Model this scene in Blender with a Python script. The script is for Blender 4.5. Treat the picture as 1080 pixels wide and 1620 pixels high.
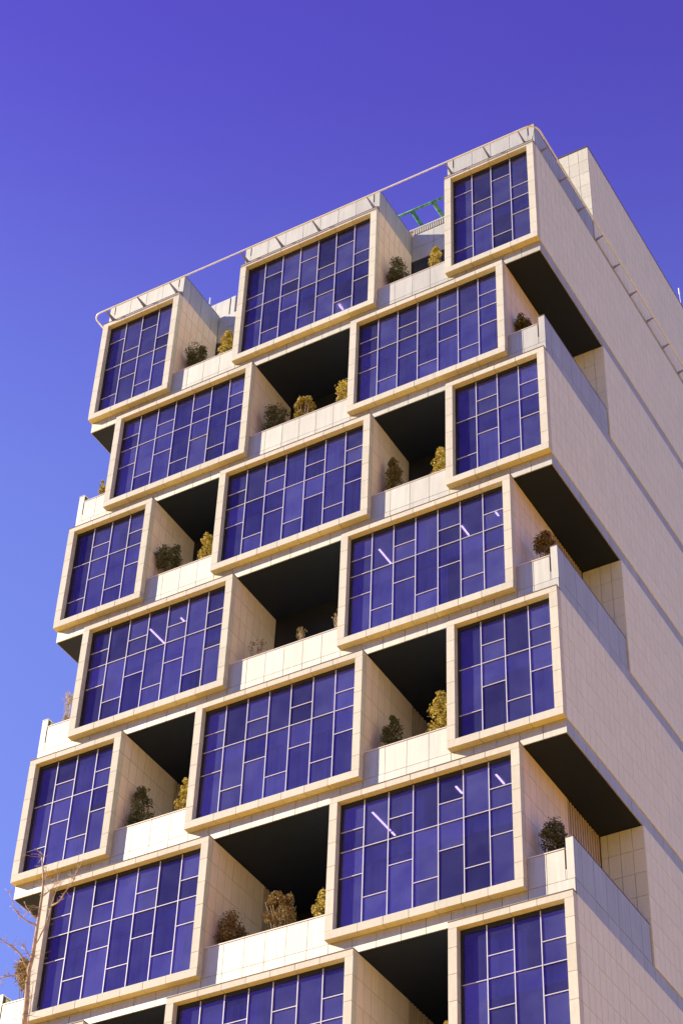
import bpy, bmesh, math, random
from mathutils import Vector, Matrix, Quaternion, noise

for o in list(bpy.data.objects):
    bpy.data.objects.remove(o)
SC = bpy.context.scene
COL = SC.collection
random.seed(7)

# ------------------------------------------------------------------ scale and frame
K = 1.4            # metres per design unit
ZG = 48.97         # design height of the ground below the level of the second row's top


def V(x, y, z):
    return Vector((x * K, y * K, (z + ZG) * K))


# ------------------------------------------------------------------ camera
YAW, PITCH, ROLL = math.radians(-31.69508595), math.radians(42.61479844), math.radians(2.48159378)
FWD = Vector((math.sin(YAW) * math.cos(PITCH), math.cos(YAW) * math.cos(PITCH), math.sin(PITCH)))
RT = Vector((math.cos(YAW), -math.sin(YAW), 0))
UP = RT.cross(FWD)
cR = math.cos(ROLL) * RT + math.sin(ROLL) * UP
cU = -math.sin(ROLL) * RT + math.cos(ROLL) * UP
CAMU = Vector((14.4824, -33.33036, -47.83417))
camd = bpy.data.cameras.new('camera')
cam = bpy.data.objects.new('camera', camd)
COL.objects.link(cam)
cam.matrix_world = Matrix.Translation(V(*CAMU)) @ Matrix((cR, cU, -FWD)).transposed().to_4x4()
camd.sensor_fit = 'VERTICAL'
camd.sensor_height = 24.0
camd.lens = 3149.976 / 1620 * 24.0
camd.clip_start = 0.2
camd.clip_end = 3000
SC.camera = cam

# ------------------------------------------------------------------ sky and sun
TO_SUN = Vector((-2.15, -1.0, 1.18)).normalized()
world = bpy.data.worlds.new('World')
SC.world = world
world.use_nodes = True
nt = world.node_tree
sky = nt.nodes.new('ShaderNodeTexSky')
sky.sky_type = 'NISHITA'
sky.sun_disc = False
sky.sun_elevation = math.asin(TO_SUN.z)
sky.sun_rotation = math.radians(245.0)
sky.air_density = 1.0
sky.dust_density = 0.0
sky.ozone_density = 3.0
tint = nt.nodes.new('ShaderNodeMix')
tint.data_type = 'RGBA'
tint.blend_type = 'MULTIPLY'
tint.inputs[0].default_value = 1.0
# the photograph's violet grade: deep violet overhead turning to periwinkle lower down
tc = nt.nodes.new('ShaderNodeTexCoord')
sx = nt.nodes.new('ShaderNodeSeparateXYZ')
nt.links.new(tc.outputs['Generated'], sx.inputs[0])
cr = nt.nodes.new('ShaderNodeValToRGB')
cr.color_ramp.interpolation = 'B_SPLINE'
els = [(0.0, (.22, .24, .42)), (0.12, (.34, .36, .58)), (0.30, (.72, .72, 1.10)), (0.45, (1.16, .90, 1.43)), (0.56, (1.24, .95, 1.50)), (0.66, (1.22, .93, 1.54)), (0.74, (1.08, .67, 1.48)), (0.82, (.82, .32, 1.31)), (0.95, (.76, .34, 1.27))]
while len(cr.color_ramp.elements) < len(els):
    cr.color_ramp.elements.new(0.5)
for e_, (p_, c_) in zip(cr.color_ramp.elements, els):
    e_.position = p_
    e_.color = (c_[0] / 1.6, c_[1] / 1.6, c_[2] / 1.6, 1)
nt.links.new(sx.outputs['Z'], cr.inputs[0])
sc6 = nt.nodes.new('ShaderNodeVectorMath')
sc6.operation = 'SCALE'
sc6.inputs['Scale'].default_value = 1.6
nt.links.new(cr.outputs[0], sc6.inputs[0])
nt.links.new(sc6.outputs[0], tint.inputs[7])
nt.links.new(sky.outputs[0], tint.inputs[6])
bg = nt.nodes['Background']
bg.inputs[1].default_value = 0.11
nt.links.new(tint.outputs[2], bg.inputs[0])

sl = bpy.data.lights.new('sun', 'SUN')
sl.energy = 5.0
sl.angle = math.radians(0.53)
sl.color = (1.0, 0.875, 0.67)
so = bpy.data.objects.new('sun', sl)
COL.objects.link(so)
so.location = (0, 0, 120)
so.rotation_euler = (-TO_SUN).to_track_quat('-Z', 'Y').to_euler()

SC.view_settings.view_transform = 'Standard'
SC.view_settings.look = 'None'
SC.view_settings.gamma = 1.0
SC.view_settings.use_curve_mapping = False
SC.view_settings.exposure = 0.78
SC.render.engine = 'CYCLES'
SC.cycles.max_bounces = 8


# ------------------------------------------------------------------ materials
def mat(name):
    m = bpy.data.materials.new(name)
    m.use_nodes = True
    n = m.node_tree
    n.nodes.clear()
    out = n.nodes.new('ShaderNodeOutputMaterial')
    return m, n, out


def node(n, t, **kw):
    x = n.nodes.new(t)
    for k, v in kw.items():
        setattr(x, k, v)
    return x


def rnd(n):
    """one random number per piece, whether it is an object or an island of a joined mesh"""
    oi = node(n, 'ShaderNodeObjectInfo')
    ge = node(n, 'ShaderNodeNewGeometry')
    a = node(n, 'ShaderNodeMath', operation='ADD')
    n.links.new(oi.outputs['Random'], a.inputs[0])
    n.links.new(ge.outputs['Random Per Island'], a.inputs[1])
    f = node(n, 'ShaderNodeMath', operation='FRACT')
    n.links.new(a.outputs[0], f.inputs[0])
    return f.outputs[0]


def panel_mat(name, c1, c2, rough=0.7, metallic=0.0, spec=0.3, grain=0.04, gscale=6.0, streak=0.05, bump=0.02, tilt=0.0, coat=0.0):
    """c1..c2: piece-to-piece colour range; fine grain and vertical weather streaks on top"""
    m, n, out = mat(name)
    p = node(n, 'ShaderNodeBsdfPrincipled')
    n.links.new(p.outputs[0], out.inputs[0])
    r = rnd(n)
    mix = node(n, 'ShaderNodeMix', data_type='RGBA')
    mix.inputs[6].default_value = (*c1, 1)
    mix.inputs[7].default_value = (*c2, 1)
    n.links.new(r, mix.inputs[0])
    ge = node(n, 'ShaderNodeNewGeometry')
    n1 = node(n, 'ShaderNodeTexNoise')
    n1.inputs['Scale'].default_value = gscale
    n1.inputs['Detail'].default_value = 6
    n.links.new(ge.outputs['Position'], n1.inputs['Vector'])
    mp = node(n, 'ShaderNodeMapping')
    mp.inputs['Scale'].default_value = (5.0, 5.0, 0.35)
    n.links.new(ge.outputs['Position'], mp.inputs['Vector'])
    n2 = node(n, 'ShaderNodeTexNoise')
    n2.inputs['Scale'].default_value = 1.6
    n2.inputs['Detail'].default_value = 5
    n.links.new(mp.outputs[0], n2.inputs['Vector'])
    m1 = node(n, 'ShaderNodeMapRange')
    m1.inputs[1].default_value = 0.3
    m1.inputs[2].default_value = 0.7
    m1.inputs[3].default_value = 1 - grain
    m1.inputs[4].default_value = 1 + grain
    n.links.new(n1.outputs[0], m1.inputs[0])
    m2 = node(n, 'ShaderNodeMapRange')
    m2.inputs[1].default_value = 0.3
    m2.inputs[2].default_value = 0.7
    m2.inputs[3].default_value = 1 - streak
    m2.inputs[4].default_value = 1 + streak
    n.links.new(n2.outputs[0], m2.inputs[0])
    mu = node(n, 'ShaderNodeMath', operation='MULTIPLY')
    n.links.new(m1.outputs[0], mu.inputs[0])
    n.links.new(m2.outputs[0], mu.inputs[1])
    vm = node(n, 'ShaderNodeVectorMath', operation='SCALE')
    n.links.new(mix.outputs[2], vm.inputs[0])
    n.links.new(mu.outputs[0], vm.inputs['Scale'])
    n.links.new(vm.outputs[0], p.inputs['Base Color'])
    p.inputs['Roughness'].default_value = rough
    p.inputs['Metallic'].default_value = metallic
    p.inputs['Specular IOR Level'].default_value = spec
    p.inputs['Coat Weight'].default_value = coat
    p.inputs['Coat Roughness'].default_value = 0.15
    if bump:
        b = node(n, 'ShaderNodeBump')
        b.inputs['Strength'].default_value = 0.5
        b.inputs['Distance'].default_value = bump
        n.links.new(n1.outputs[0], b.inputs['Height'])
        n.links.new(b.outputs[0], p.inputs['Normal'])
    return m


def plain(name, c, rough=0.6, metallic=0.0, spec=0.3, emit=None):
    m, n, out = mat(name)
    p = node(n, 'ShaderNodeBsdfPrincipled')
    n.links.new(p.outputs[0], out.inputs[0])
    ge = node(n, 'ShaderNodeNewGeometry')
    t = node(n, 'ShaderNodeTexNoise')
    t.inputs['Scale'].default_value = 3.0
    t.inputs['Detail'].default_value = 5
    n.links.new(ge.outputs['Position'], t.inputs['Vector'])
    mr = node(n, 'ShaderNodeMapRange')
    mr.inputs[3].default_value = 0.85
    mr.inputs[4].default_value = 1.15
    n.links.new(t.outputs[0], mr.inputs[0])
    vm = node(n, 'ShaderNodeVectorMath', operation='SCALE')
    vm.inputs[0].default_value = c
    n.links.new(mr.outputs[0], vm.inputs['Scale'])
    n.links.new(vm.outputs[0], p.inputs['Base Color'])
    p.inputs['Roughness'].default_value = rough
    p.inputs['Metallic'].default_value = metallic
    p.inputs['Specular IOR Level'].default_value = spec
    if emit:
        p.inputs['Emission Color'].default_value = (*c, 1)
        p.inputs['Emission Strength'].default_value = emit
    return m


M_FRAME = panel_mat('pale_stone', (0.55, 0.545, 0.46), (0.62, 0.61, 0.52), rough=0.75, grain=0.04, streak=0.05, bump=0.01)
M_TILE = panel_mat('beige_tile_shade_lifted', (0.76, 0.80, 0.66), (0.80, 0.83, 0.69), rough=0.7, grain=0.02, streak=0.035, bump=0.01)  # same stone as the frames, lightened to offset the shade on its walls
M_TERR = panel_mat('terrace_tile_warm_bounce', (0.78, 0.65, 0.52), (0.84, 0.70, 0.56), rough=0.75, grain=0.03, streak=0.04, bump=0.01)  # same stone as the side walls, warm bounce light put into its colour
M_METAL = panel_mat('white_metal_panel', (0.52, 0.51, 0.435), (0.56, 0.55, 0.47), rough=0.66, metallic=0.86, spec=0.5, grain=0.03, gscale=1.2, streak=0.06, bump=0.012)
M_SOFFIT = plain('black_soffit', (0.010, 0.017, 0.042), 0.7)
M_JOINT = plain('joint_backing', (0.30, 0.22, 0.15), 0.9)
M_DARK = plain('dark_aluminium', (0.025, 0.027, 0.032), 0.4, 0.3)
M_MULL = plain('pale_aluminium', (0.60, 0.61, 0.70), 0.4, 0.2, 0.5)
M_RAIL = plain('white_painted_steel', (0.80, 0.86, 0.92), 0.35, 0.0, 0.5)
M_BRACKET = plain('bracket_steel_shaded', (0.34, 0.33, 0.33), 0.5, 0.2)  # white brackets darkened to paint the shade on their visible side
M_TRIM = plain('bronze_flashing', (0.16, 0.11, 0.075), 0.5, 0.3)
M_CAP = plain('light_coping_metal', (0.75, 0.70, 0.62), 0.45, 0.3)
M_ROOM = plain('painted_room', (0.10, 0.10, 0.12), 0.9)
M_SLABF = plain('interior_slab', (0.80, 0.85, 0.95), 0.9)
M_BLIND = plain('roller_blind', (0.85, 0.85, 0.88), 0.9)
M_ROOF = plain('roof_gravel', (0.35, 0.32, 0.28), 0.95)
M_GREEN = panel_mat('green_painted_steel', (0.05, 0.34, 0.24), (0.22, 0.46, 0.26), rough=0.6, grain=0.5, gscale=5, streak=0.3)
M_CABG = plain('pale_green_laminate', (0.75, 0.95, 0.35), 0.5)
M_DECK = plain('terrace_bounce_paving', (0.80, 0.62, 0.40), 0.9)  # unseen terrace floor, added in pale orange to bounce light onto the walls
M_SLAT = plain('beige_slat', (0.52, 0.43, 0.33), 0.6)
M_POT = plain('concrete_planter', (0.35, 0.33, 0.30), 0.9)
M_BARK = panel_mat('pale_bark', (0.46, 0.36, 0.24), (0.46, 0.36, 0.24), rough=0.9, grain=0.3, gscale=14, streak=0.25, bump=0.03)
M_STEM = plain('shrub_stem', (0.20, 0.12, 0.06), 0.9)
M_LAMP = plain('lamp_tube', (1.0, 0.80, 0.42), 0.5, emit=9.0)


def glass_mat():
    m, n, out = mat('tinted_glass')
    r = rnd(n)
    gl = node(n, 'ShaderNodeBsdfGlossy')
    gl.inputs['Roughness'].default_value = 0.015
    c = node(n, 'ShaderNodeMix', data_type='RGBA')
    c.inputs[6].default_value = (0.05, 0.008, 0.13, 1)
    c.inputs[7].default_value = (0.19, 0.075, 0.34, 1)
    n.links.new(r, c.inputs[0])
    n.links.new(c.outputs[2], gl.inputs['Color'])
    tr = node(n, 'ShaderNodeBsdfTransparent')
    tr.inputs['Color'].default_value = (0.46, 0.44, 0.86, 1)
    # slightly uneven panes bend the reflection a little
    ge = node(n, 'ShaderNodeNewGeometry')
    nz = node(n, 'ShaderNodeTexNoise')
    nz.inputs['Scale'].default_value = 0.6
    n.links.new(ge.outputs['Position'], nz.inputs['Vector'])
    bp = node(n, 'ShaderNodeBump')
    bp.inputs['Strength'].default_value = 0.15
    bp.inputs['Distance'].default_value = 0.02
    n.links.new(nz.outputs[0], bp.inputs['Height'])
    n.links.new(bp.outputs[0], gl.inputs['Normal'])
    m1 = node(n, 'ShaderNodeMixShader')
    m1.inputs[0].default_value = 0.60
    n.links.new(gl.outputs[0], m1.inputs[1])
    n.links.new(tr.outputs[0], m1.inputs[2])
    # bluish diffuse veil added so sun and shadow show on the glass
    df = node(n, 'ShaderNodeBsdfDiffuse')
    df.inputs['Color'].default_value = (0.34, 0.40, 0.72, 1)
    nd = node(n, 'ShaderNodeTexNoise')
    nd.inputs['Scale'].default_value = 1.3
    nd.inputs['Detail'].default_value = 6
    n.links.new(ge.outputs['Position'], nd.inputs['Vector'])
    mr = node(n, 'ShaderNodeMapRange')
    mr.inputs[3].default_value = 0.04
    mr.inputs[4].default_value = 0.17
    n.links.new(nd.outputs[0], mr.inputs[0])
    pn = node(n, 'ShaderNodeMapRange')
    pn.inputs[3].default_value = 0.55
    pn.inputs[4].default_value = 1.35
    n.links.new(r, pn.inputs[0])
    pm = node(n, 'ShaderNodeMath', operation='MULTIPLY')
    n.links.new(mr.outputs[0], pm.inputs[0])
    n.links.new(pn.outputs[0], pm.inputs[1])
    m2 = node(n, 'ShaderNodeMixShader')
    n.links.new(pm.outputs[0], m2.inputs[0])
    n.links.new(m1.outputs[0], m2.inputs[1])
    n.links.new(df.outputs[0], m2.inputs[2])
    n.links.new(m2.outputs[0], out.inputs[0])
    return m


M_GLASS = glass_mat()


def leaf_mat(name, a, b, c):
    m, n, out = mat(name)
    p = node(n, 'ShaderNodeBsdfPrincipled')
    ge = node(n, 'ShaderNodeNewGeometry')
    cr = node(n, 'ShaderNodeValToRGB')
    cr.color_ramp.elements[0].color = (*a, 1)
    cr.color_ramp.elements[1].color = (*c, 1)
    e = cr.color_ramp.elements.new(0.5)
    e.color = (*b, 1)
    n.links.new(ge.outputs['Random Per Island'], cr.inputs[0])
    n.links.new(cr.outputs[0], p.inputs['Base Color'])
    p.inputs['Roughness'].default_value = 0.55
    tl = node(n, 'ShaderNodeBsdfTranslucent')
    n.links.new(cr.outputs[0], tl.inputs['Color'])
    mx = node(n, 'ShaderNodeMixShader')
    mx.inputs[0].default_value = 0.25
    n.links.new(p.outputs[0], mx.inputs[1])
    n.links.new(tl.outputs[0], mx.inputs[2])
    n.links.new(mx.outputs[0], out.inputs[0])
    return m


LEAF = {
    'gold': leaf_mat('golden_leaf', (0.18, 0.14, 0.025), (0.50, 0.37, 0.05), (0.70, 0.57, 0.16)),
    'dark': leaf_mat('dark_green_leaf', (0.06, 0.075, 0.03), (0.13, 0.14, 0.05), (0.26, 0.24, 0.09)),
    'olive': leaf_mat('olive_leaf', (0.08, 0.08, 0.025), (0.18, 0.15, 0.04), (0.36, 0.28, 0.06)),
    'brown': leaf_mat('withered_leaf', (0.16, 0.09, 0.04), (0.30, 0.19, 0.07), (0.36, 0.30, 0.08)),
    'pale': leaf_mat('dry_leaf', (0.35, 0.27, 0.20), (0.45, 0.36, 0.27), (0.55, 0.46, 0.36)),
}


# ------------------------------------------------------------------ object helpers
def link(name, mesh, m=None, parent=None):
    o = bpy.data.objects.new(name, mesh)
    COL.objects.link(o)
    if m is not None and mesh is not None and not mesh.materials:
        mesh.materials.append(m)
    if parent is not None:
        o.parent = parent
    return o


def tag(o, label=None, cat=None, group=None, kind=None):
    if label:
        o['label'] = label
    if cat:
        o['category'] = cat
    if group:
        o['group'] = group
    if kind:
        o['kind'] = kind
    return o


BF = [(0, 1, 3, 2), (4, 6, 7, 5), (0, 4, 5, 1), (2, 3, 7, 6), (0, 2, 6, 4), (1, 5, 7, 3)]


def boxverts(b):
    return [V(x, y, z) for x in b[0:2] for y in b[2:4] for z in b[4:6]]


class MB:
    """boxes, bars and sheets collected into ONE mesh object"""

    def __init__(s):
        s.v = []
        s.f = []

    def box(s, x0, x1, y0, y1, z0, z1):
        k = len(s.v)
        s.v += boxverts((x0, x1, y0, y1, z0, z1))
        s.f += [tuple(k + i for i in q) for q in BF]
        return s

    def tube(s, pts, r, seg=8, taper=None):
        """tube through design-space points"""
        P = [V(*p) for p in pts]
        k = len(s.v)
        n = len(P)
        ref = Vector((0.13, 0.27, 1)).normalized()
        for i, p in enumerate(P):
            d = (P[min(i + 1, n - 1)] - P[max(i - 1, 0)]).normalized()
            a = d.cross(ref)
            if a.length < 0.05:
                a = d.cross(Vector((1, 0, 0)))
            a.normalize()
            b = d.cross(a)
            rr = (r if taper is None else r + (taper - r) * i / (n - 1)) * K
            for j in range(seg):
                t = 2 * math.pi * j / seg
                s.v.append(p + a * (rr * math.cos(t)) + b * (rr * math.sin(t)))
        for i in range(n - 1):
            for j in range(seg):
                a0 = k + i * seg + j
                a1 = k + i * seg + (j + 1) % seg
                s.f.append((a0, a1, a1 + seg, a0 + seg))
        s.f.append(tuple(k + j for j in range(seg))[::-1])
        s.f.append(tuple(k + (n - 1) * seg + j for j in range(seg)))
        return s

    def poly(s, pts, ext):
        """flat polygon (design space) extruded by a design-space vector"""
        k = len(s.v)
        n = len(pts)
        e = Vector(ext)
        for p in pts:
            s.v.append(V(*p))
        for p in pts:
            q = Vector(p) + e
            s.v.append(V(*q))
        s.f.append(tuple(range(k, k + n))[::-1])
        s.f.append(tuple(range(k + n, k + 2 * n)))
        for i in range(n):
            j = (i + 1) % n
            s.f.append((k + i, k + j, k + n + j, k + n + i))
        return s

    def build(s, name, m, parent=None, smooth=False):
        me = bpy.data.meshes.new(name)
        me.from_pydata([tuple(v) for v in s.v], [], s.f)
        bm = bmesh.new()
        bm.from_mesh(me)
        bmesh.ops.recalc_face_normals(bm, faces=bm.faces)
        bm.to_mesh(me)
        bm.free()
        if smooth:
            for p in me.polygons:
                p.use_smooth = True
        return link(name, me, m, parent)


def screen_size(b):
    """how large a piece shows in the photograph: nearer is larger, out of frame is nothing"""
    c = Vector(((b[0] + b[1]) / 2, (b[2] + b[3]) / 2, (b[4] + b[5]) / 2)) - CAMU
    d = c.dot(FWD)
    if d <= 0:
        return 0
    u, v = c.dot(cR) / d * 3150, c.dot(cU) / d * 3150
    if abs(u) > 555 or abs(v) > 825:
        return 1e-3 / d
    return 1 / d


KINDS = {}       # name -> list of (box, parent)
KMAT = {}
MESHES = {}


def piece(kind, m, box, parent, vis=1.0):
    KINDS.setdefault(kind, []).append((box, parent, vis))
    KMAT[kind] = m


def unit_mesh(kind, dims, m):
    key = (kind, tuple(round(d, 4) for d in dims))
    if key not in MESHES:
        me = bpy.data.meshes.new(kind)
        hx, hy, hz = [d * K / 2 for d in dims]
        me.from_pydata([(x, y, z) for x in (-hx, hx) for y in (-hy, hy) for z in (-hz, hz)], [], BF)
        me.materials.append(m)
        me.update()
        bm = bmesh.new()
        bm.from_mesh(me)
        bmesh.ops.recalc_face_normals(bm, faces=bm.faces)
        bm.to_mesh(me)
        bm.free()
        MESHES[key] = me
    return MESHES[key]


def emit_pieces(root, cap=300, jitter=0.0):
    rng = random.Random(11)
    for kind, lst in KINDS.items():
        m = KMAT[kind]
        lst.sort(key=lambda t: -screen_size(t[0]) * t[2])
        for b, par, vis in lst[:cap]:
            dims = (b[1] - b[0], b[3] - b[2], b[5] - b[4])
            o = bpy.data.objects.new(kind, unit_mesh(kind, dims, m))
            COL.objects.link(o)
            j = 0.0012 if kind not in ('glass_pane',) else 0.0
            o.location = V((b[0] + b[1]) / 2 + rng.uniform(-j, j), (b[2] + b[3]) / 2 + rng.uniform(-j, j), (b[4] + b[5]) / 2)
            if kind == 'glass_pane':
                o.rotation_euler = (math.radians(rng.uniform(-.25, .25)), 0, math.radians(rng.uniform(-.35, .35)))
            o.parent = par
        rest = lst[cap:]
        if rest:
            mb = MB()
            for b, par, vis in rest:
                mb.box(*b)
            o = mb.build(kind, m, root)
            o['kind'] = 'stuff'


# ------------------------------------------------------------------ the ground
def sheet(name, x0, x1, y0, y1, z, m):
    me = bpy.data.meshes.new(name)
    me.from_pydata([(x0, y0, z), (x1, y0, z), (x1, y1, z), (x0, y1, z)], [], [(0, 1, 2, 3)])
    o = link(name, me, m)
    o['kind'] = 'structure'
    return o


M_GROUND = panel_mat('ochre_ground', (0.44, 0.27, 0.05), (0.44, 0.27, 0.05), rough=0.95, grain=0.12, gscale=0.4, streak=0.08, bump=0)  # unseen ground, its ochre chosen for the warm light it bounces
M_PAVE = panel_mat('orange_bounce_paving', (0.95, 0.50, 0.03), (0.95, 0.50, 0.03), rough=0.9, grain=0.10, gscale=1.5, streak=0.05, bump=0)  # unseen plaza, sized and coloured orange to bounce warm light upward
M_ROAD = panel_mat('asphalt', (0.05, 0.05, 0.05), (0.05, 0.05, 0.05), rough=0.9, grain=0.15, gscale=3, streak=0.05, bump=0)
sheet('ground', -900, 900, -900, 900, 0.0, M_GROUND)
mb = MB()
me = bpy.data.meshes.new('pavement')
r = sheet('road', -300, 300, -92, -80, 0.004, M_ROAD)
pav = bpy.data.meshes.new('pavement')
pv = [(x, y, z) for x in (-125, 125) for y in (-78, 90) for z in (-0.2, 0.12)]
pav.from_pydata(pv, [], BF)
link('pavement', pav, M_PAVE)['kind'] = 'structure'

# ------------------------------------------------------------------ the building
A = [-15.556, -12.578, -10.244, -5.306, -2.959, 0.0]      # bay edges on even rows
Bx = [-14.409, -9.464, -6.076, -1.131]                     # bay edges on odd rows
XL, XR = -15.53, -0.02
TH, PW = 0.634, 0.317                                       # tile module
NR = 10
J = 0.006                                                   # half joint
DEPTH = 24.0


def T(n):
    return 0.65 if n == 0 else -4.2 * n


def B(n):
    return -3.79 if n == 0 else -4.2 * n - 3.8


bld = bpy.data.objects.new('apartment_tower', None)
COL.objects.link(bld)
tag(bld, 'tall cream clad tower of staggered box bays with blue glass and planted terraces', 'building')


def cuts(a, b, w, start=None):
    """split a..b in pieces about w wide"""
    n = max(1, round((b - a) / w))
    return [a + (b - a) * i / n for i in range(n + 1)]


LIGHTS = {  # (row, bay index): list of (x, y0, y1, z)
    (0, 0): [(-13.765, .745, 1.21, -1.95)],
    (0, 1): [(-9.67, .85, 1.21, -1.95), (-8.69, .80, 1.01, -1.95), (-7.10, .96, 1.20, -1.95)],
    (0, 2): [(-2.0, .77, 1.0, -1.95)],
    (3, 0): [(-12.445, .489, 1.2, -13.05), (-11.42, .473, .66, -13.05)],
    (3, 1): [(-5.227, .55, 1.19, -13.05), (-2.896, .74, 1.165, -13.05), (-1.88, .665, .855, -13.05)],
    (5, 1): [(-5.125, .37, 1.24, -21.45), (-5.125, 1.30, 1.464, -21.45), (-4.195, .3, .617, -21.45), (-2.913, .334, .647, -21.45), (-1.887, .336, .758, -21.45)],
}
CURT = {  # (row, bay): ((storey 0 upper /1 lower, x fraction 0..1 from, to), ...)
    (0, 0): [(1, .5, .98)], (0, 1): [(0, .0, .30), (1, .0, .5)], (0, 2): [(1, .0, .45)],
    (1, 0): [(0, .0, 1.), (1, .0, .55), (1, .75, 1.)], (1, 1): [(0, .85, 1.), (1, .1, .95)],
    (2, 0): [(1, .1, .9), (0, .3, .6)], (2, 1): [(0, .25, .8), (1, .0, 1.)], (2, 2): [(1, .0, .75), (0, .7, 1.)],
    (3, 0): [(1, .2, .8)], (3, 1): [(1, .0, .62), (0, .4, .5)],
    (4, 0): [(0, .5, .9), (1, .0, .6)], (4, 1): [(0, .82, 1.), (1, .3, 1.)], (4, 2): [(0, .0, .25), (1, .72, 1.)],
    (5, 0): [(1, .0, .9), (0, .3, .6)], (5, 1): [(0, .35, .48), (1, .0, .45)],
    (6, 2): [(0, .1, .6)], (6, 1): [(0, .0, .5)],
}


def curtain_mesh(x0, x1, y, z0, z1, amp, seed):
    rg = random.Random(seed)
    n = max(8, int((x1 - x0) / 0.03))
    v, f = [], []
    ph = rg.uniform(0, 6)
    for i in range(n + 1):
        x = x0 + (x1 - x0) * i / n
        w = amp * (math.sin(x * 38 + ph) + 0.6 * math.sin(x * 61 + ph * 2)) * (0.6 + 0.4 * math.sin(x * 4 + ph))
        for z in (z0, z1):
            v.append(tuple(V(x, y + w, z)))
    for i in range(n):
        a = 2 * i
        f.append((a, a + 2, a + 3, a + 1))
    me = bpy.data.meshes.new('curtain')
    me.from_pydata(v, [], f)
    for p in me.polygons:
        p.use_smooth = True
    return me


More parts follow.
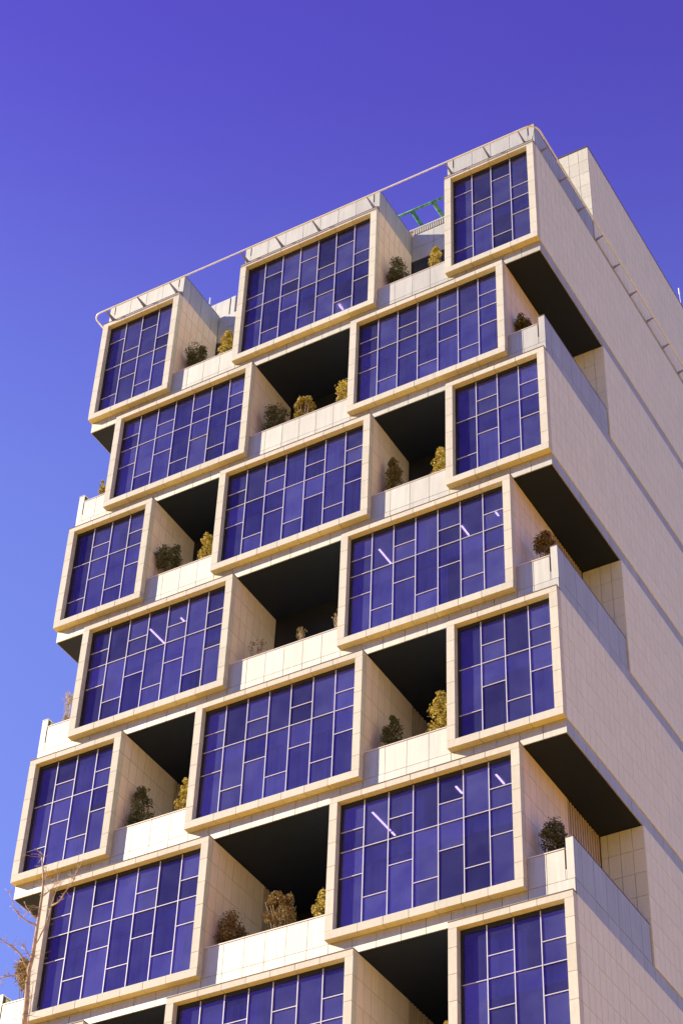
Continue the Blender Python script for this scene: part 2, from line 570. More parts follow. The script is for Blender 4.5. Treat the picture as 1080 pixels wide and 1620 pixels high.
def bay(n, i, L, R):
    t, b = T(n), B(n)
    t0 = t if n else 0.0                 # window pattern datum
    fw, ft, fb = 0.21, 0.165, 0.21
    ox0, ox1, oz1, oz0 = L + fw, R - fw, t - ft, b + fb
    np_ = 7 if (R - L) > 4 else 4
    pw = (ox1 - ox0) / np_
    xs = [ox0 + pw * k for k in range(np_ + 1)]
    right_edge = (R == 0.0)
    # hull of the bay: walls, ceiling, floor and back as one hollow mesh
    hull = MB()
    hull.box(L + .03, L + .16, .2, 4.4, b, t)
    hull.box(R - .16, R - .03, .2, 4.4, b, t)
    hull.box(L + .16, R - .16, .2, 4.4, t - .14, t - .002)
    hull.box(L + .16, R - .16, .2, 4.4, b + .002, b + .18)
    hull.box(L + .16, R - .16, 2.6, 4.4, b + .18, t - .14)
    h = hull.build('window_bay', M_JOINT, bld)
    ya = .2
    while ya < 4.3:                      # cladding of the wall that faces left
        yb2 = min(ya + PW, 4.37)
        zc = t
        while zc > b + .1:
            zd = max(b, zc - TH)
            piece('left_tile', M_TILE, (L, L + .026, ya + .005, yb2 - .005, zd + .005, zc - .005), h)
            zc = zd
        ya = yb2
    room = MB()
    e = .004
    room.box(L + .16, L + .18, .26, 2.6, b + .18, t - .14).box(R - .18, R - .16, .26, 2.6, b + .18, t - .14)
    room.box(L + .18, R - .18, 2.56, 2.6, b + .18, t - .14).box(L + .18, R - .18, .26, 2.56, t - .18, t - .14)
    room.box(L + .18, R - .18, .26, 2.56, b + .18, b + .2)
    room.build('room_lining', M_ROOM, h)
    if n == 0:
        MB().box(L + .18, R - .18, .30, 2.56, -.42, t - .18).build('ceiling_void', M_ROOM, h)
    # middle floor slab
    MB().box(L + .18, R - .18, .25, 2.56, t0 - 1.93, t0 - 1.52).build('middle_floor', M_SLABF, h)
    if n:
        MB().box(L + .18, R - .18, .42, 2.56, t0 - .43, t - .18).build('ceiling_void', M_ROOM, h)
    # frame panels
    tb = [L] + xs[1:-1] + [R]
    for a, c in zip(tb[:-1], tb[1:]):
        piece('frame_panel', M_FRAME, (a + J, c - J, 0, .198, t - ft, t), h)
        piece('frame_panel', M_FRAME, (a + J, c - J, 0, .198, b, b + fb), h)
    zz = []
    z = t - ft
    first = True
    while z - oz0 > 0.25:
        z2 = z - (TH - (ft if first else 0))
        first = False
        if z2 - oz0 < .2:
            z2 = oz0
        zz.append((z2, z))
        z = z2
    for z2, z1 in zz:
        piece('frame_panel', M_FRAME, (L, L + fw, 0, .198, z2 + J, z1 - J), h)
        piece('frame_panel', M_FRAME, (R - fw, R, 0, .198, z2 + J, z1 - J), h)
    MB().box(L - .008, R + .008, -.012, .21, t + .0005, t + .014).build('flashing', M_TRIM, h)
    MB().box(L + .03, L + fw - .01, .03, .19, b + .03, t - .03).box(R - fw + .01, R - .03, .03, .19, b + .03, t - .03) \
        .box(L + .03, R - .03, .03, .19, t - ft + .012, t - .02).box(L + .03, R - .03, .03, .19, b + .02, b + fb - .012).build('frame_backing', M_JOINT, h)
    # dark section round the glass, widened at top and left to paint reveal shade
    MB().box(ox0, ox0 + .065, .17, .199, oz0, oz1).box(ox1 - .02, ox1, .165, .199, oz0, oz1) \
        .box(ox0 + .065, ox1 - .02, .17, .199, oz1 - .12, oz1).box(ox0 + .065, ox1 - .02, .165, .199, oz0, oz0 + .03).build('frame_with_reveal_shade', M_DARK, h)
    # mullions, transoms, panes
    mh, th = .0115, .009
    my0, my1 = .164, .184
    for x in xs[1:-1]:
        piece('mullion', M_MULL, (x - mh, x + mh, my0, my1, oz0, oz1 - .035), h)
    for k in range(np_):
        typ = 'U' if (k % 2 == 0) == (np_ == 7) else 'L'
        if typ == 'U':
            tz = [-.95, -1.495, -2.20]
        else:
            tz = [-1.495, -2.845] if n else [-.265, -1.495, -2.835]
        x0, x1 = xs[k], xs[k + 1]
        a = x0 + (mh if k else .03)
        c = x1 - (mh if k < np_ - 1 else .03)
        zs = [oz1] + [t0 + q for q in tz] + [oz0]
        for q in tz:
            piece('transom', M_MULL, (a, c, my0 + .004, my1, t0 + q - th, t0 + q + th), h)
        for za, zb in zip(zs[:-1], zs[1:]):
            piece('glass_pane', M_GLASS, (x0 + .004, x1 - .004, .19, .197, zb + .004, za - .004), h)
    # lamps and curtains inside
    for (lx, y0, y1, lz) in LIGHTS.get((n, i), ()):
        MB().box(lx - .022, lx + .022, y0, y1, lz - .02, lz).build('ceiling_light', M_LAMP, h)
    for q, (st, f0, f1) in enumerate(CURT.get((n, i), ())):
        ca, cb = ox0 + (ox1 - ox0) * f0, ox0 + (ox1 - ox0) * f1
        z1 = t0 - .44 if st == 0 else t0 - 1.94
        z0 = t0 - 1.5 if st == 0 else b + .2
        link('curtain', curtain_mesh(ca, cb, .29, z0, z1, .014, n * 31 + i * 7 + q), M_BLIND, h)
    return h


SLAT = {}


def side_tiles(kind, R, y0, y1, z0, z1, parent, vis=1.0, first=None):
    mt = M_TERR if kind == 'terrace_tile' else M_TILE
    """tiles on a wall facing +x"""
    y = y0
    ys = [y0]
    while y + PW < y1 - .05:
        y += PW
        ys.append(y)
    ys.append(y1)
    zs = [z1]
    while zs[-1] - TH > z0 + .1:
        zs.append(zs[-1] - TH)
    zs.append(z0)
    for ya, yb in zip(ys[:-1], ys[1:]):
        for za, zb in zip(zs[:-1], zs[1:]):
            piece(kind, mt, (R - .026, R, ya + J * 1.1, yb - J * 1.1, zb + J * 1.1, za - J * 1.1), parent, vis)


def front_tiles(kind, x0, x1, Y, z0, z1, parent, w=PW, vis=1.0):
    xs = [x1]
    while xs[-1] - w > x0 + .05:
        xs.append(xs[-1] - w)
    xs.append(x0)
    zs = [z1]
    while zs[-1] - TH > z0 + .1:
        zs.append(zs[-1] - TH)
    zs.append(z0)
    for a, c in zip(xs[:-1], xs[1:]):
        for za, zb in zip(zs[:-1], zs[1:]):
            piece(kind, M_TILE if kind == 'corner_tile' else M_FRAME, (c + J, a - J, Y, Y + .026, zb + J, za - J), parent, vis)


CAPY0 = .19


def parapet_front(par, segs, z0, z1, cap='light'):
    """metal panels at y=.2; segs are x joints"""
    for a, c in zip(segs[:-1], segs[1:]):
        piece('parapet_panel', M_METAL, (a + J, c - J, .2, .228, z0 + J, z1 - .03), par)
    x0, x1 = segs[0], segs[-1]
    MB().box(x0, x1, .212, .34, z0 + .004, z1 - .012).build('parapet_core', M_JOINT, par)
    MB().box(x0, x1, .19, .36, z1 - .012, z1 + .012).build('coping', M_CAP, par)


def corner_post(par, x0, x1, z0, ztop, zslit, xs0, xs1, zpan):
    """post panel x0..x1 with a slit gap xs0..xs1 between it and the next panel"""
    piece('parapet_panel', M_METAL, (x0, x1, .2, .228, z0 + J, ztop - .012), par)
    piece('parapet_panel', M_METAL, (xs0, xs1, .2, .228, z0 + J, zslit), par)
    MB().box(x0 + .01, x1 - .01, .228, .34, z0 + .004, ztop - .012).build('post_core', M_DARK, par)


for n in range(NR):
    t, b = T(n), B(n)
    even = n % 2 == 0
    bays = [(A[0], A[1]), (A[2], A[3]), (A[4], A[5])] if even else [(Bx[0], Bx[1]), (Bx[2], Bx[3])]
    H = [bay(n, i, L, R) for i, (L, R) in enumerate(bays)]
    # the storey body behind the bays
    body = MB().box(A[0] + .03, -.03, 4.44, DEPTH, b, t).build('storey_wall', M_JOINT, bld)
    slab = MB()
    zb = T(n + 1) + .012
    zt = b - .003
    slab.box(XL + .01, XR - .03, .23, DEPTH, zb + .02, zt)
    sl_o = slab.build('floor_slab', M_DARK, bld)
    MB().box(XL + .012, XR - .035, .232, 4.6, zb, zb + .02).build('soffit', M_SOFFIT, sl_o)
    MB().box(XL + .04, XR - .06, .34, 4.37, zt, zt + .012).build('terrace_deck', M_DECK, sl_o)
    # joints of the band panels: follow gaps and bays of this row
    gaps = [(A[1], A[2]), (A[3], A[4])] if even else [(Bx[1], Bx[2])]
    segs = []
    if even:
        for (L, R) in bays:
            segs += cuts(max(L, XL), min(R, XR), .645)
        for g in gaps:
            segs += cuts(g[0], g[1], .588)
    else:
        segs += cuts(XL, Bx[0], .588) + cuts(Bx[0], Bx[1], .645) + cuts(Bx[1], Bx[2], .588) + cuts(Bx[2], Bx[3], .645) + [-.671, XR]
    segs = sorted(set(round(s, 3) for s in segs))
    for a, c in zip(segs[:-1], segs[1:]):
        if c - a > .02:
            piece('band_panel', M_METAL, (a + J, c - J, .2, .228, zb - .005, zt - .002), sl_o)
    # band along the right side
    yy = .2
    first = True
    while yy < DEPTH:
        y2 = yy + (.634 if not first else .4)
        first = False
        piece('band_panel', M_METAL, (XR - .028, XR, yy + (J if yy > .3 else .03), y2 - J, zb - .005, zt - .004), sl_o)
        yy = y2
    # left face behind the bays
    yy = 4.40
    while yy < DEPTH - .1:
        zc = t
        while zc > b + .1:
            zd = max(b, zc - TH)
            piece('left_tile', M_TILE, (A[0], A[0] + .029, yy + .006, yy + TH - .006, zd + .006, zc - .006), body)
            zc = zd
        yy += TH
    yy = .24
    while yy < DEPTH - .1:
        piece('left_band_panel', M_METAL, (XL, XL + .009, yy + .006, yy + TH - .006, zb - .003, zt - .003), sl_o)
        yy += TH
    # right face
    if even:
        side_tiles('side_tile', 0.0, .2, DEPTH, b, t, H[2])
    else:
        side_tiles('side_tile', 0.0, 4.40, DEPTH, b, t, body)
        # corner terrace: back wall facing front and side wall facing right
        front_tiles('corner_tile', Bx[3], -.0, 4.38, b, t, body)
        yend = 4.38 if n == 1 else 2.55
        side_tiles('terrace_tile', Bx[3], .2, yend, b, t, H[1])
        if n > 1:
            SLAT.setdefault(n, []).append((Bx[3], 2.57, 4.36, b, t, H[1]))
    # walls of the inner terraces
    for gi, (g0, g1) in enumerate(gaps):
        hp = H[gi]
        deep = n >= 4
        yend = 2.24 if not deep else 2.55
        side_tiles('terrace_tile', g0, .2, yend, b, t, hp, 1.2 if n < 7 else 1)
        if n > 0:
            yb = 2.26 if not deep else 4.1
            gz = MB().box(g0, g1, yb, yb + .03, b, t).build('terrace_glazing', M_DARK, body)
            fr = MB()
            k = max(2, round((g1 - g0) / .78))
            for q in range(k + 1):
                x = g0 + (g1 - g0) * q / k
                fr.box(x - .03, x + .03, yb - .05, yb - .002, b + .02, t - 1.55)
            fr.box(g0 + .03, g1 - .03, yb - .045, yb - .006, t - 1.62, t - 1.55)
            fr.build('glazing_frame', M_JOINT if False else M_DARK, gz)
            if deep:
                SLAT.setdefault(n, []).append((g0, 2.57, 4.05, b, t, hp))
        # parapet
        par = MB().box(g0 + .01, g1 - .01, .235, .33, b, b + .74).build('parapet', M_DARK, bld)
        parapet_front(par, cuts(g0, g1, .588), b, b + .79)
    if not even:
        zt1, zp = b + 1.06, b + .79
        par = MB().box(Bx[3] + .01, -.26, .235, .33, b, b + .74).build('parapet', M_DARK, bld)
        parapet_front(par, [Bx[3], -.671, -.235], b, zp)
        corner_post(par, -.2, -.02, b, zt1, b + .26, -.235 + J, -.206, zp)
        yy, k = .23, 0
        while yy < 4.2:
            y2 = min(4.25, (.6 if k == 0 else yy + .634))
            k += 1
            piece('parapet_panel', M_METAL, (XR - .028, XR, yy + J, y2 - J, b + J, zt1 - .02), par)
            yy = y2
            if yy >= 4.25:
                break
        MB().box(-.19, XR - .03, .33, 4.3, b, zt1 - .01).build('parapet_core', M_DARK, par)
        MB().box(-.2, XR + .004, .19, 4.3, zt1 - .01, zt1 + .012).build('coping', M_TRIM, par)
        # left corner terrace
        par = MB().box(XL + .24, Bx[0] - .01, .235, .33, b, b + .74).build('parapet', M_DARK, bld)
        parapet_front(par, [XL + .215, XL + .66, Bx[0]], b, zp)
        corner_post(par, XL, XL + .18, b, zt1, b + .26, XL + .186, XL + .209, zp)
        MB().box(XL, XL + .028, .228, 4.3, b, zt1 - .01).box(XL + .04, XL + .17, .34, 4.3, b, zt1 - .02).build('parapet_panel', M_METAL, par)
        MB().box(XL - .004, XL + .19, .19, 4.3, zt1 - .008, zt1 + .012).build('coping', M_CAP, par)
        MB().box(A[0] + .03, Bx[0], 4.38, 4.44, b, t).build('terrace_back_wall', M_TILE, body)

# vertical slats
for n, lst in SLAT.items():
    for (R, y0, y1, b, t, hp) in lst:
        MB().box(R - .06, R - .055, y0, y1, b, t).build('slat_backing', M_DARK, hp)
        y = y0
        while y < y1 - .05:
            piece('slat', M_SLAT, (R - .05, R + .002, y, y + .068, b + .01, t - .01), hp)
            y += .139

# ------------------------------------------------------------------ the roof
zr, zrt = .65, 1.71
MB().box(A[0] + .05, -.05, 2.32, DEPTH, .45, .655).build('roof_deck', M_ROOF, bld)
for i, (L, R) in enumerate([(A[0], A[1]), (A[2], A[3]), (A[4], A[5])]):
    l, r = max(L, XL) + .01, R - .02
    if L == A[0]:
        l = XL
    par = MB().box(l + .03, r - .04, .24, .33, zr + .02, zrt - .05).build('roof_parapet', M_DARK, bld)
    w = (R - L - .42) / (7 if R - L > 4 else 4)
    js = [l + .215] + [L + .21 + w * k for k in range(1, (7 if R - L > 4 else 4))] + [r - .215]
    for a, c in zip(js[:-1], js[1:]):
        piece('parapet_panel', M_METAL, (a + J, c - J, .2, .228, zr + .016, zrt - .02), par)
    for (pa, pb, sa, sb) in ((l, l + .18, l + .186, l + .215), (r - .18, r, r - .215, r - .186)):
        piece('parapet_panel', M_METAL, (pa, pb, .2, .228, zr + .016, zrt - .012), par)
        piece('parapet_panel', M_METAL, (sa, sb, .2, .228, zr + .016, 1.22), par)
        piece('parapet_panel', M_METAL, (sa, sb, .2, .228, 1.6, zrt - .02), par)
    MB().box(l, r, .19, .36, zrt - .012, zrt + .008).build('coping', M_TRIM, par)
    # returns going back
    ylim = 2.3 if i < 2 else 4.43
    yy, k = .23, 0
    while yy < ylim - .01:
        y2 = min(ylim, (.6 if k == 0 else yy + .634))
        k += 1
        piece('parapet_panel', M_METAL, (r - .028, r, yy + J, y2 - J, zr + .016, zrt - .02), par)
        yy = y2
    MB().box(r - .16, r - .03, .34, ylim, zr + .006, zrt - .02).build('parapet_core', M_DARK, par)
    MB().box(r - .18, r + .003, .36, ylim, zrt - .012, zrt + .006).build('coping', M_TRIM, par)
    MB().box(l, l + .028, .228, ylim, zr + .01, zrt - .02).box(l + .028, l + .15, .34, ylim, zr + .006, zrt - .02).build('parapet_panel', M_METAL, par)
    MB().box(l - .003, l + .16, .36, ylim, zrt - .012, zrt + .006).build('coping', M_TRIM, par)

# terrace back walls between the top bays
for gi, (g0, g1) in enumerate([(A[1], A[2]), (A[3], A[4])]):
    bw = MB().box(g0, g1, 2.28, 2.34, .36, 1.62).build('terrace_back_wall', M_DARK, bld)
    segx = cuts(g0, g1, .72)
    for a, c in zip(segx[:-1], segx[1:]):
        piece('back_panel', M_METAL, (a + J, c - J, 2.25, 2.278, .97 + J, 1.60), bw)
        piece('back_panel', M_METAL, (a + J, c - J, 2.25, 2.278, .36, .97 - J), bw)
    gz = MB().box(g0, g1, 2.27, 2.33, B(0), .35).build('terrace_glazing', M_DARK, bld)
    fr = MB()
    for q in range(4):
        x = g0 + (g1 - g0) * q / 3
        fr.box(x - .02, x + .02, 2.23, 2.265, B(0), .35)
    fr.build('glazing_frame', M_DARK, gz)
    if gi == 0:
        up = MB().box(-15.3, -12.27, 2.62, 2.72, 1.64, 2.88).build('upper_parapet', M_DARK, bld)
        for a, c in zip(cuts(-15.3, -12.46, .57)[:-1], cuts(-15.3, -12.46, .57)[1:]):
            piece('back_panel', M_METAL, (a + J, c - J, 2.59, 2.618, 1.64, 2.9), up)
        piece('back_panel', M_METAL, (-12.42, -12.25, 2.59, 2.618, 1.64, 2.92), up)
        MB().box(-12.28, -12.25, 2.618, 6, 1.64, 2.9).box(-15.3, -12.25, 2.62, 2.74, 2.905, 2.925).build('coping', M_METAL, up)
        MB().box(g0 + .0, g1, 2.3, 2.6, 1.605, 1.63).build('roof_ledge', M_CAP, bw)
    else:
        led = MB().box(g0 - .12, g1 + .1, 2.30, 2.75, 1.99, 2.03).build('roof_ledge', M_CAP, bw)
        MB().box(g0 - .1, g1 + .1, 2.36, 2.75, 1.62, 1.99).build('ledge_wall', M_JOINT, led)
        MB().box(g0 - .1, g1, 2.28, 2.5, 1.61, 1.635).build('sill_ledge', M_CAP, bw)
        k = 30
        for q in range(k):
            x = g0 + (g1 - g0) * (q + .5) / k
            piece('ledge_fin', M_METAL, (x - .02, x + .02, 2.31, 2.359, 1.74, 1.985), led)

# penthouse on the right
ph = MB().box(-2.4, -.03, 4.48, DEPTH + 2, .88, 5.48).build('penthouse', M_JOINT, bld)
front_tiles('penthouse_front_tile', -2.4, 0, 4.45, .9, 5.49, ph, w=.345)  # sunlit front takes the darker copy of the shaded side's stone
side_tiles('penthouse_tile', 0.0, 4.477, DEPTH + 2, .88, 5.49, ph)
MB().box(-2.42, .012, 4.43, DEPTH + 2.02, 5.49, 5.53).build('coping', M_TRIM, ph)
yy = 4.44
while yy < DEPTH:
    piece('parapet_panel', M_METAL, (XR - .028, XR, yy + J, yy + .634 - J, .66, .872), ph)
    yy += .634
MB().box(-.2, XR - .03, 4.44, DEPTH, .64, .88).build('parapet_core', M_DARK, ph)

# roof rail with its brackets
RZ, RY, RX = .93, -.30, .25
rail = []
for y in (14, 8, 4, 1.5, .3):
    rail.append((A[0] - .27, y, RZ))
for k in range(1, 7):
    a = math.pi / 2 * k / 6
    rail.append((A[0] - .27 + .3 * (1 - math.cos(a)), 0 - .3 * math.sin(a), RZ))
rail += [(x, RY, RZ) for x in (-14, -12, -10, -8, -6, -4, -2, -.6)]
for k in range(0, 7):
    a = math.pi / 2 * k / 6
    rail.append((RX - .32 + .32 * math.sin(a), RY + .32 * (1 - math.cos(a)), RZ))
rail += [(RX, y, RZ) for y in (1, 3, 6, 10, 15, 20, DEPTH)]
rl = MB().tube(rail, .027, 10).build('roof_rail', M_RAIL, bld, smooth=True)


def bracket(p, q, h0=.11, h1=.03, th=.008):
    """tapered plate from p (on the parapet) out to q (on the rail)"""
    d = (Vector(q) - Vector(p))
    s = Vector((-d.y, d.x, 0)).normalized() * th
    pts = [Vector(p) + Vector((0, 0, h0)) - s, Vector(p) - Vector((0, 0, h0)) - s, Vector(q) - Vector((0, 0, h1)) - s, Vector(q) + Vector((0, 0, h1)) - s]
    MB().poly([tuple(x) for x in pts], tuple(2 * s)).build('rail_bracket', M_BRACKET, rl)


for x in (-15.3, -14.06, -12.8, -10.1, -8.8, -7.45, -5.5, -2.78, -1.5, -.33):
    bracket((x, .2, .9), (x, RY, RZ))
bracket((-.01, .03, .74), (.17, -.2, RZ), .06)
for y in [.66 + 1.3 * k for k in range(18)]:
    if y < DEPTH:
        bracket((-.02, y, .86), (RX, y, RZ), .07, .02)

emit_pieces(bld)

# ------------------------------------------------------------------ things on the roof and in a window
gan = MB()
gp = [(-7.2, 2.3, 3.0), (-3.2, 2.3, 3.0)]
gr = bpy.data.objects.new('roof_gantry', None)
COL.objects.link(gr)
gr.location = V(-5, 3, .65)
tag(gr, 'green painted pipe frame standing on the roof behind the top terrace', 'frame')


def gpipe(name, a, b, r):
    o = MB().tube([a, ((a[0] + b[0]) / 2, (a[1] + b[1]) / 2, (a[2] + b[2]) / 2), b], r, 10).build(name, M_GREEN, None, smooth=True)
    o.parent = gr
    o.matrix_parent_inverse = Matrix.Translation(-gr.location)
    return o


gpipe('rail_pipe', (-7.3, 2.3, 3.0), (-3.2, 2.3, 3.0), .045)
gpipe('rail_pipe', (-7.3, 4.0, 3.0), (-3.2, 4.0, 3.0), .045)
for x in (-6.9, -6.12, -5.345, -4.57, -3.8):
    gpipe('cross_pipe', (x, 2.3, 2.99), (x, 4.0, 2.99), .065)
for x in (-6.9, -3.4):
    gpipe('leg', (x, 4.0, 3.0), (x, 4.0, .66), .05)

for (x, y, h, lab) in ((-13.62, 3.0, 3.95, 'thin grey roof antenna behind the leftmost top parapet'), (-1.0, 15.4, 10.1, 'thin pale roof antenna at the right edge of the photo')):
    zb0 = .655 if x < -5 else 5.53
    a = bpy.data.objects.new('roof_antenna', None)
    COL.objects.link(a)
    a.location = V(x, y, zb0)
    tag(a, lab, 'antenna')
    for nm, o in (('mast', MB().tube([(x, y, zb0), (x, y, zb0 + (h - zb0) * .6), (x, y, h)], .012, 6)),
                  ('antenna_tip', MB().tube([(x, y, h - .35), (x, y, h - .2), (x, y, h)], .03, 6)),
                  ('base_plate', MB().box(x - .12, x + .12, y - .12, y + .12, zb0, zb0 + .03))):
        c = o.build(nm, M_RAIL, None)
        c.parent = a
        c.matrix_parent_inverse = Matrix.Translation(-a.location)

cb = bpy.data.objects.new('cabinet', None)
COL.objects.link(cb)
cb.location = V(-1.6, .42, B(4) + .2)
tag(cb, 'pale green cabinet seen through the lowest panes of a corner bay window', 'cabinet')
for nm, bx in (('side_panel', (-1.80, -1.66, .34, .5, B(4) + .2, -19.45)), ('side_panel', (-1.56, -1.42, .34, .5, B(4) + .2, -19.86)), ('shelf', (-1.66, -1.56, .36, .5, -20.3, -20.26)), ('back_panel', (-1.66, -1.56, .49, .5, -20.26, -19.9))):
    c = MB().box(*bx).build(nm, M_CABG, None)
    c.parent = cb
    c.matrix_parent_inverse = Matrix.Translation(-cb.location)

# ------------------------------------------------------------------ shrubs
def shrub(n, cx, top, w, kind, label, name, group=None, seed=0, cy=.74):
    rg = random.Random(seed * 13 + 5)
    shape, colr = kind.split('_')
    zf = B(n)
    root = bpy.data.objects.new(name, None)
    COL.objects.link(root)
    root.location = V(cx, cy, zf)
    tag(root, label, 'shrub' if shape != 'dry' else 'plant', group)
    inv = Matrix.Translation(-root.location)

    def fin(o):
        o.parent = root
        o.matrix_parent_inverse = inv
    # planter
    ph_ = .26
    pot = MB()
    segs = 12
    prof = [(.15, 0), (.20, ph_), (.215, ph_), (.215, ph_ + .03), (.185, ph_ + .03), (.18, ph_ - .03)]
    for r0, z0 in prof:
        for j in range(segs):
            a = 2 * math.pi * j / segs
            pot.v.append(V(cx + r0 * math.cos(a), cy + r0 * math.sin(a), zf + z0))
    for i in range(len(prof) - 1):
        for j in range(segs):
            a0 = i * segs + j
            a1 = i * segs + (j + 1) % segs
            pot.f.append((a0, a1, a1 + segs, a0 + segs))
    pot.f.append(tuple(range(segs))[::-1])
    pot.f.append(tuple((len(prof) - 1) * segs + j for j in range(segs)))
    fin(pot.build('planter', M_POT))
    z0 = zf + ph_ - .02
    H = top - z0
    # stems
    st = MB()
    ns = {'dome': 7, 'column': 6, 'cone': 6, 'vase': 20, 'dry': 16}[shape]
    tips = []
    for k in range(ns):
        a = rg.uniform(0, 2 * math.pi)
        spread = {'dome': .30, 'column': .2, 'cone': .2, 'vase': .44, 'dry': .42}[shape] * w * rg.uniform(.3, 1)
        hh = H * rg.uniform(.72, .97)
        pts = []
        for q in range(6):
            u = q / 5
            pts.append((cx + math.cos(a) * spread * u ** 1.3 + rg.uniform(-.012, .012), cy + math.sin(a) * spread * u ** 1.3 + rg.uniform(-.012, .012), z0 + hh * u))
        st.tube(pts, .014 if shape != 'dry' else .009, 5, .004)
        tips.append(pts)
        for q in range(3):
            i = rg.randint(2, 4)
            p = pts[i]
            b_ = rg.uniform(0, 6.28)
            l = rg.uniform(.06, .16)
            st.tube([p, (p[0] + math.cos(b_) * l * .5, p[1] + math.sin(b_) * l * .5, p[2] + l * .6), (p[0] + math.cos(b_) * l * .8, p[1] + math.sin(b_) * l * .8, p[2] + l * 1.3)], .006, 4, .002)
    fin(st.build('stem', M_BARK if shape in ('dry', 'vase') else M_STEM, smooth=True))
    # leaves: small folded faces filling lobes of the crown
    lobes = []
    R0 = w / 2
    if shape == 'dome':
        ch = min(H * .62, w * 1.15)
        for k in range(24):
            a, u = rg.uniform(0, 6.28), rg.uniform(0, 1)
            zz = top - ch * (.12 + .8 * u)
            env = R0 * math.sqrt(max(.05, 1 - ((zz - (top - ch * .52)) / (ch * .56)) ** 2))
            lobes.append((cx + math.cos(a) * env * rg.uniform(.35, .78), cy + math.sin(a) * env * rg.uniform(.35, .78), zz, R0 * rg.uniform(.34, .55)))
        nl = 1900
    elif shape in ('column', 'cone'):
        ch = H * .9
        for k in range(40):
            a, u = rg.uniform(0, 6.28), rg.uniform(.0, 1)
            zz = top - ch * (.07 + .9 * u)
            env = R0 * (min(1, (u + .08) * 2.6) if shape == 'column' else (.25 + .75 * u))
            lobes.append((cx + math.cos(a) * env * rg.uniform(.2, .72), cy + math.sin(a) * env * rg.uniform(.2, .72), zz, R0 * rg.uniform(.30, .5) * (.6 + .4 * min(1, u * 3))))
        nl = 3000
    elif shape == 'vase':
        for k in range(30):
            a, u = rg.uniform(0, 6.28), rg.uniform(0, 1)
            zz = top - H * .5 * (.08 + .85 * u)
            env = R0 * math.sqrt(max(.1, 1 - (1 - min(1, u * 1.8)) ** 2))
            lobes.append((cx + math.cos(a) * env * rg.uniform(.4, .85), cy + math.sin(a) * env * rg.uniform(.4, .85), zz, R0 * rg.uniform(.16, .30)))
        nl = 2600
    else:
        for pts in tips:
            lobes.append((*pts[-1], .07))
            lobes.append((*pts[-3], .07))
        nl = 160 if colr != 'pale' else 420
    vs, fs = [], []
    ls = .034 if shape != 'dry' else .03
    for k in range(nl):
        lx, ly, lz, lr = rg.choice(lobes)
        d = Vector((rg.gauss(0, 1), rg.gauss(0, 1), rg.gauss(0, 1))).normalized()
        rr = lr * rg.uniform(.45, 1.08)
        c = Vector((lx, ly, lz)) + d * rr
        if c.y < .38 and c.z < zf + .85:
            c.y = .38 + rg.uniform(0, .1)
        # leaves face roughly outward and up
        nrm = (d + Vector((0, 0, .5)) + Vector((rg.gauss(0, .5), rg.gauss(0, .5), rg.gauss(0, .5)))).normalized()
        ax = nrm.cross(Vector((rg.gauss(0, 1), rg.gauss(0, 1), rg.gauss(0, 1)))).normalized()
        bx = nrm.cross(ax)
        s_ = ls * rg.uniform(.7, 1.4)
        q = len(vs)
        fold = nrm * (s_ * .25)
        for pnt in (c - ax * s_, c - bx * s_ * .5 + fold, c + ax * s_, c + bx * s_ * .5 + fold):
            vs.append(tuple(V(*pnt)))
        fs.append((q, q + 1, q + 2))
        fs.append((q, q + 2, q + 3))
    me = bpy.data.meshes.new('foliage')
    me.from_pydata(vs, [], fs)
    fin(link('foliage', me, LEAF[colr]))


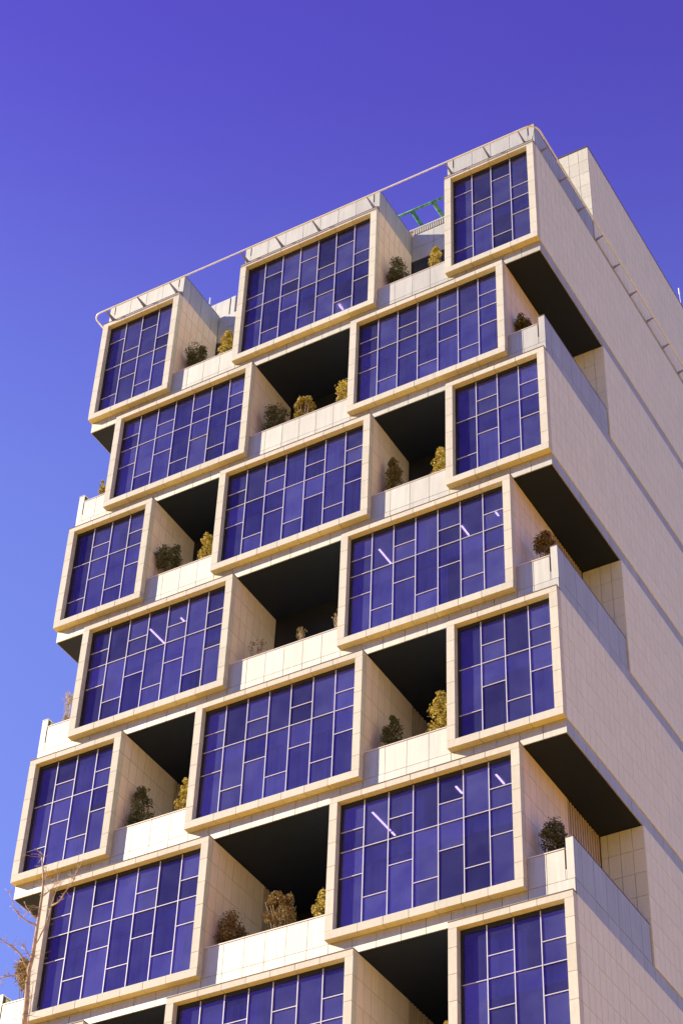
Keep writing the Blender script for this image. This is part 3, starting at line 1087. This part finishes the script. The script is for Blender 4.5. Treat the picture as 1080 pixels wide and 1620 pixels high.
PL = [
    (0, -12.15, -1.47, 0.75, 'dome_dark', 'round dark green shrub beside the leftmost top bay'),
    (0, -11.00, -1.27, 0.59, 'column_gold', 'golden upright shrub on the top terrace, left of the middle top bay'),
    (0, -4.94, -1.46, 0.73, 'dome_dark', 'round dark shrub on the top terrace right of the middle top bay'),
    (0, -3.61, -1.34, 0.56, 'column_gold', 'golden shrub on the highest terrace beside the top right bay'),
    (1, -0.91, -6.05, 0.48, 'dome_olive', 'small olive shrub on the topmost right corner terrace'),
    (1, -15.18, -5.77, 0.41, 'column_gold', 'golden shrub on the topmost left corner terrace'),
    (1, -8.95, -5.85, 0.77, 'dome_dark', 'low dark shrub left of the gold vase shaped one, under the middle top bay'),
    (1, -7.98, -5.82, 0.75, 'vase_gold', 'vase shaped golden shrub between two others under the middle top bay'),
    (1, -6.61, -5.88, 0.65, 'dome_gold', 'golden shrub half hidden at the right end of the second highest middle terrace'),
    (2, -12.24, -9.86, 0.83, 'dome_dark', 'dark bushy shrub against the beige wall on the third left terrace'),
    (2, -10.98, -9.77, 0.58, 'column_gold', 'yellow shrub at the right end of the third left terrace'),
    (2, -4.94, -9.65, 0.76, 'cone_olive', 'conical olive shrub with sunlit top on the third right terrace'),
    (2, -3.48, -9.90, 0.66, 'column_gold', 'dense golden shrub at the right end of the third right terrace'),
    (3, -0.62, -14.32, 0.55, 'dome_brown', 'brownish shrub on the middle right corner terrace'),
    (3, -15.18, -14.02, 0.32, 'dry_pale', 'pale dried plant on the middle left corner terrace'),
    (3, -9.01, -14.55, 0.53, 'dry_brown', 'withered brown plant in shade on the middle terrace'),
    (3, -7.63, -14.61, 0.28, 'dry_brown', 'thin dry stalks standing alone in the middle of a terrace'),
    (3, -6.52, -14.48, 0.35, 'dry_brown', 'dry yellow stalks at the right end of the middle terrace'),
    (4, -12.26, -18.20, 0.95, 'column_dark', 'tall dark shrub against the shaded wall of the lower left terrace'),
    (4, -10.83, -18.38, 0.60, 'column_gold', 'tall yellow shrub at the right end of the lower left terrace'),
    (4, -4.82, -18.46, 0.64, 'column_green', 'dark green shrub beside the slatted wall on the lower right terrace'),
    (4, -3.50, -18.20, 0.76, 'column_gold', 'largest golden shrub, next to the lower right corner bay'),
    (5, -0.71, -22.85, 0.64, 'dome_green', 'dark leafy shrub on the lowest right corner terrace'),
    (5, -15.18, -22.47, 0.66, 'dome_brown', 'brown green shrub behind the bare tree trunk on the left corner terrace'),
    (5, -9.07, -22.90, 0.76, 'dome_brown', 'dark brown shrub at the left end of the lowest middle terrace'),
    (5, -7.73, -22.71, 0.99, 'vase_brown', 'wide vase shaped shrub with bare stems on the lowest middle terrace'),
    (5, -6.57, -22.85, 0.59, 'column_gold', 'yellow green shrub at the right end of the lowest middle terrace'),
    (6, -3.41, -27.00, 0.46, 'column_gold', 'golden shrub tip at the bottom edge beside the lowest corner bay'),
]
LEAF['green'] = LEAF['dark']
for i, (n, cx, top, w, kind, lab) in enumerate(PL):
    nm = 'terrace_shrub' if not kind.startswith('dry') else 'dry_plant'
    shrub(n, cx, top, w, kind, lab, nm, 'shrubs in planters on the terraces', i)

# ------------------------------------------------------------------ the bare tree in front
tr = bpy.data.objects.new('bare_tree', None)
COL.objects.link(tr)
tr.location = V(2.95, -20.0, -48.97 + .12 / K)
tag(tr, 'bare pale barked young tree with thin twigs at the lower left', 'tree')
tinv = Matrix.Translation(-tr.location)
trunk = [(2.90, -20.0, -48.9), (2.98, -20.02, -47), (3.03, -20.0, -45), (2.97, -20.03, -43), (3.0, -19.98, -41), (2.96, -20.0, -39.5), (2.95, -20.0, -38.78), (2.94, -20.0, -38.57), (2.93, -20.0, -38.38), (2.91, -20.0, -38.2), (2.9, -20.0, -38.05), (2.92, -20.0, -37.9), (2.92, -20.0, -37.74), (2.92, -20.0, -37.54), (2.92, -20.0, -37.36), (2.92, -20.0, -37.21), (2.91, -20.0, -37.07), (2.89, -20.0, -36.95), (2.84, -20.0, -36.74)]
BR = [
    [(2.9, -20.0, -37.83), (2.94, -19.94, -37.61), (2.94, -19.88, -37.43), (2.92, -19.82, -37.16), (2.89, -19.76, -37.01), (2.83, -19.7, -36.79)],
    [(2.88, -20.0, -38.04), (2.83, -20.06, -37.91), (2.77, -20.12, -37.84), (2.71, -20.18, -37.8), (2.67, -20.24, -37.77), (2.55, -20.3, -37.72), (2.3, -20.4, -37.6)],
    [(2.94, -20.0, -37.23), (2.95, -19.94, -37.14), (2.95, -19.88, -37.06), (2.93, -19.82, -36.97)],
    [(2.93, -19.84, -37.25), (3.09, -19.9, -37.25), (3.12, -19.88, -37.15), (3.15, -19.82, -37.0), (3.14, -19.76, -36.84), (3.13, -19.7, -36.68)],
    [(2.91, -20.0, -37.56), (2.83, -20.06, -37.52), (2.76, -20.12, -37.46), (2.74, -20.18, -37.41), (2.7, -20.24, -37.26)],
    [(2.89, -20.0, -37.48), (2.84, -20.06, -37.41), (2.8, -20.12, -37.32)],
    [(2.89, -20.0, -38.09), (2.84, -20.06, -38.11), (2.78, -20.12, -38.15), (2.7, -20.18, -38.17), (2.6, -20.24, -38.2)],
    [(2.92, -20.0, -37.09), (2.89, -19.94, -36.94), (2.8, -19.88, -36.78)],
    [(2.9, -20.0, -37.92), (2.86, -20.06, -37.83), (2.87, -20.12, -37.83)],
    [(2.97, -20.0, -40.5), (3.1, -20.1, -39.8), (3.12, -20.15, -39.2), (3.16, -20.2, -38.7), (3.15, -20.2, -38.35)],
    [(2.97, -20.0, -41.5), (2.8, -20.1, -40.8), (2.65, -20.15, -40.0), (2.55, -20.2, -39.2)],
]


def tfin(o):
    o.parent = tr
    o.matrix_parent_inverse = tinv
    return o


tk = MB()
tk.tube(trunk[:7], .065, 9, .030)
tk.tube(trunk[6:], .030, 8, .007)
tfin(tk.build('trunk', M_BARK, smooth=True))
rg = random.Random(3)
tw = MB()
for bi, br in enumerate(BR):
    m = MB()
    # jittered, finer polyline
    pts = []
    for a, c in zip(br[:-1], br[1:]):
        for u in (0, .5):
            pts.append(tuple(a[i] + (c[i] - a[i]) * u + rg.uniform(-.006, .006) * (u > 0) for i in range(3)))
    pts.append(br[-1])
    m.tube(pts, .0095 if len(br) > 4 else .006, 6, .0025)
    tfin(m.build('branch', M_BARK, smooth=True))
    for k in range(len(pts) * 2):
        p = Vector(rg.choice(pts[1:]))
        d = Vector((rg.gauss(0, 1), rg.gauss(0, 1), rg.gauss(.5, .8))).normalized()
        l = rg.uniform(.03, .13)
        q1 = p + d * l * .5
        q2 = q1 + (d + Vector((rg.gauss(0, .4), rg.gauss(0, .4), rg.gauss(.2, .4)))).normalized() * l * .6
        tw.tube([tuple(p), tuple(q1), tuple(q2)], .0035, 4, .0012)
for k in range(40):
    p = Vector(rg.choice(trunk[6:]))
    d = Vector((rg.gauss(0, 1), rg.gauss(0, 1), rg.gauss(.3, .8))).normalized()
    l = rg.uniform(.05, .2)
    q1 = p + d * l * .5
    q2 = q1 + (d + Vector((rg.gauss(0, .5), rg.gauss(0, .5), rg.gauss(.3, .4)))).normalized() * l * .6
    tw.tube([tuple(p), tuple(q1), tuple(q2)], .004, 4, .0012)
t_o = tfin(tw.build('twigs', M_BARK, smooth=True))
t_o['kind'] = 'stuff'
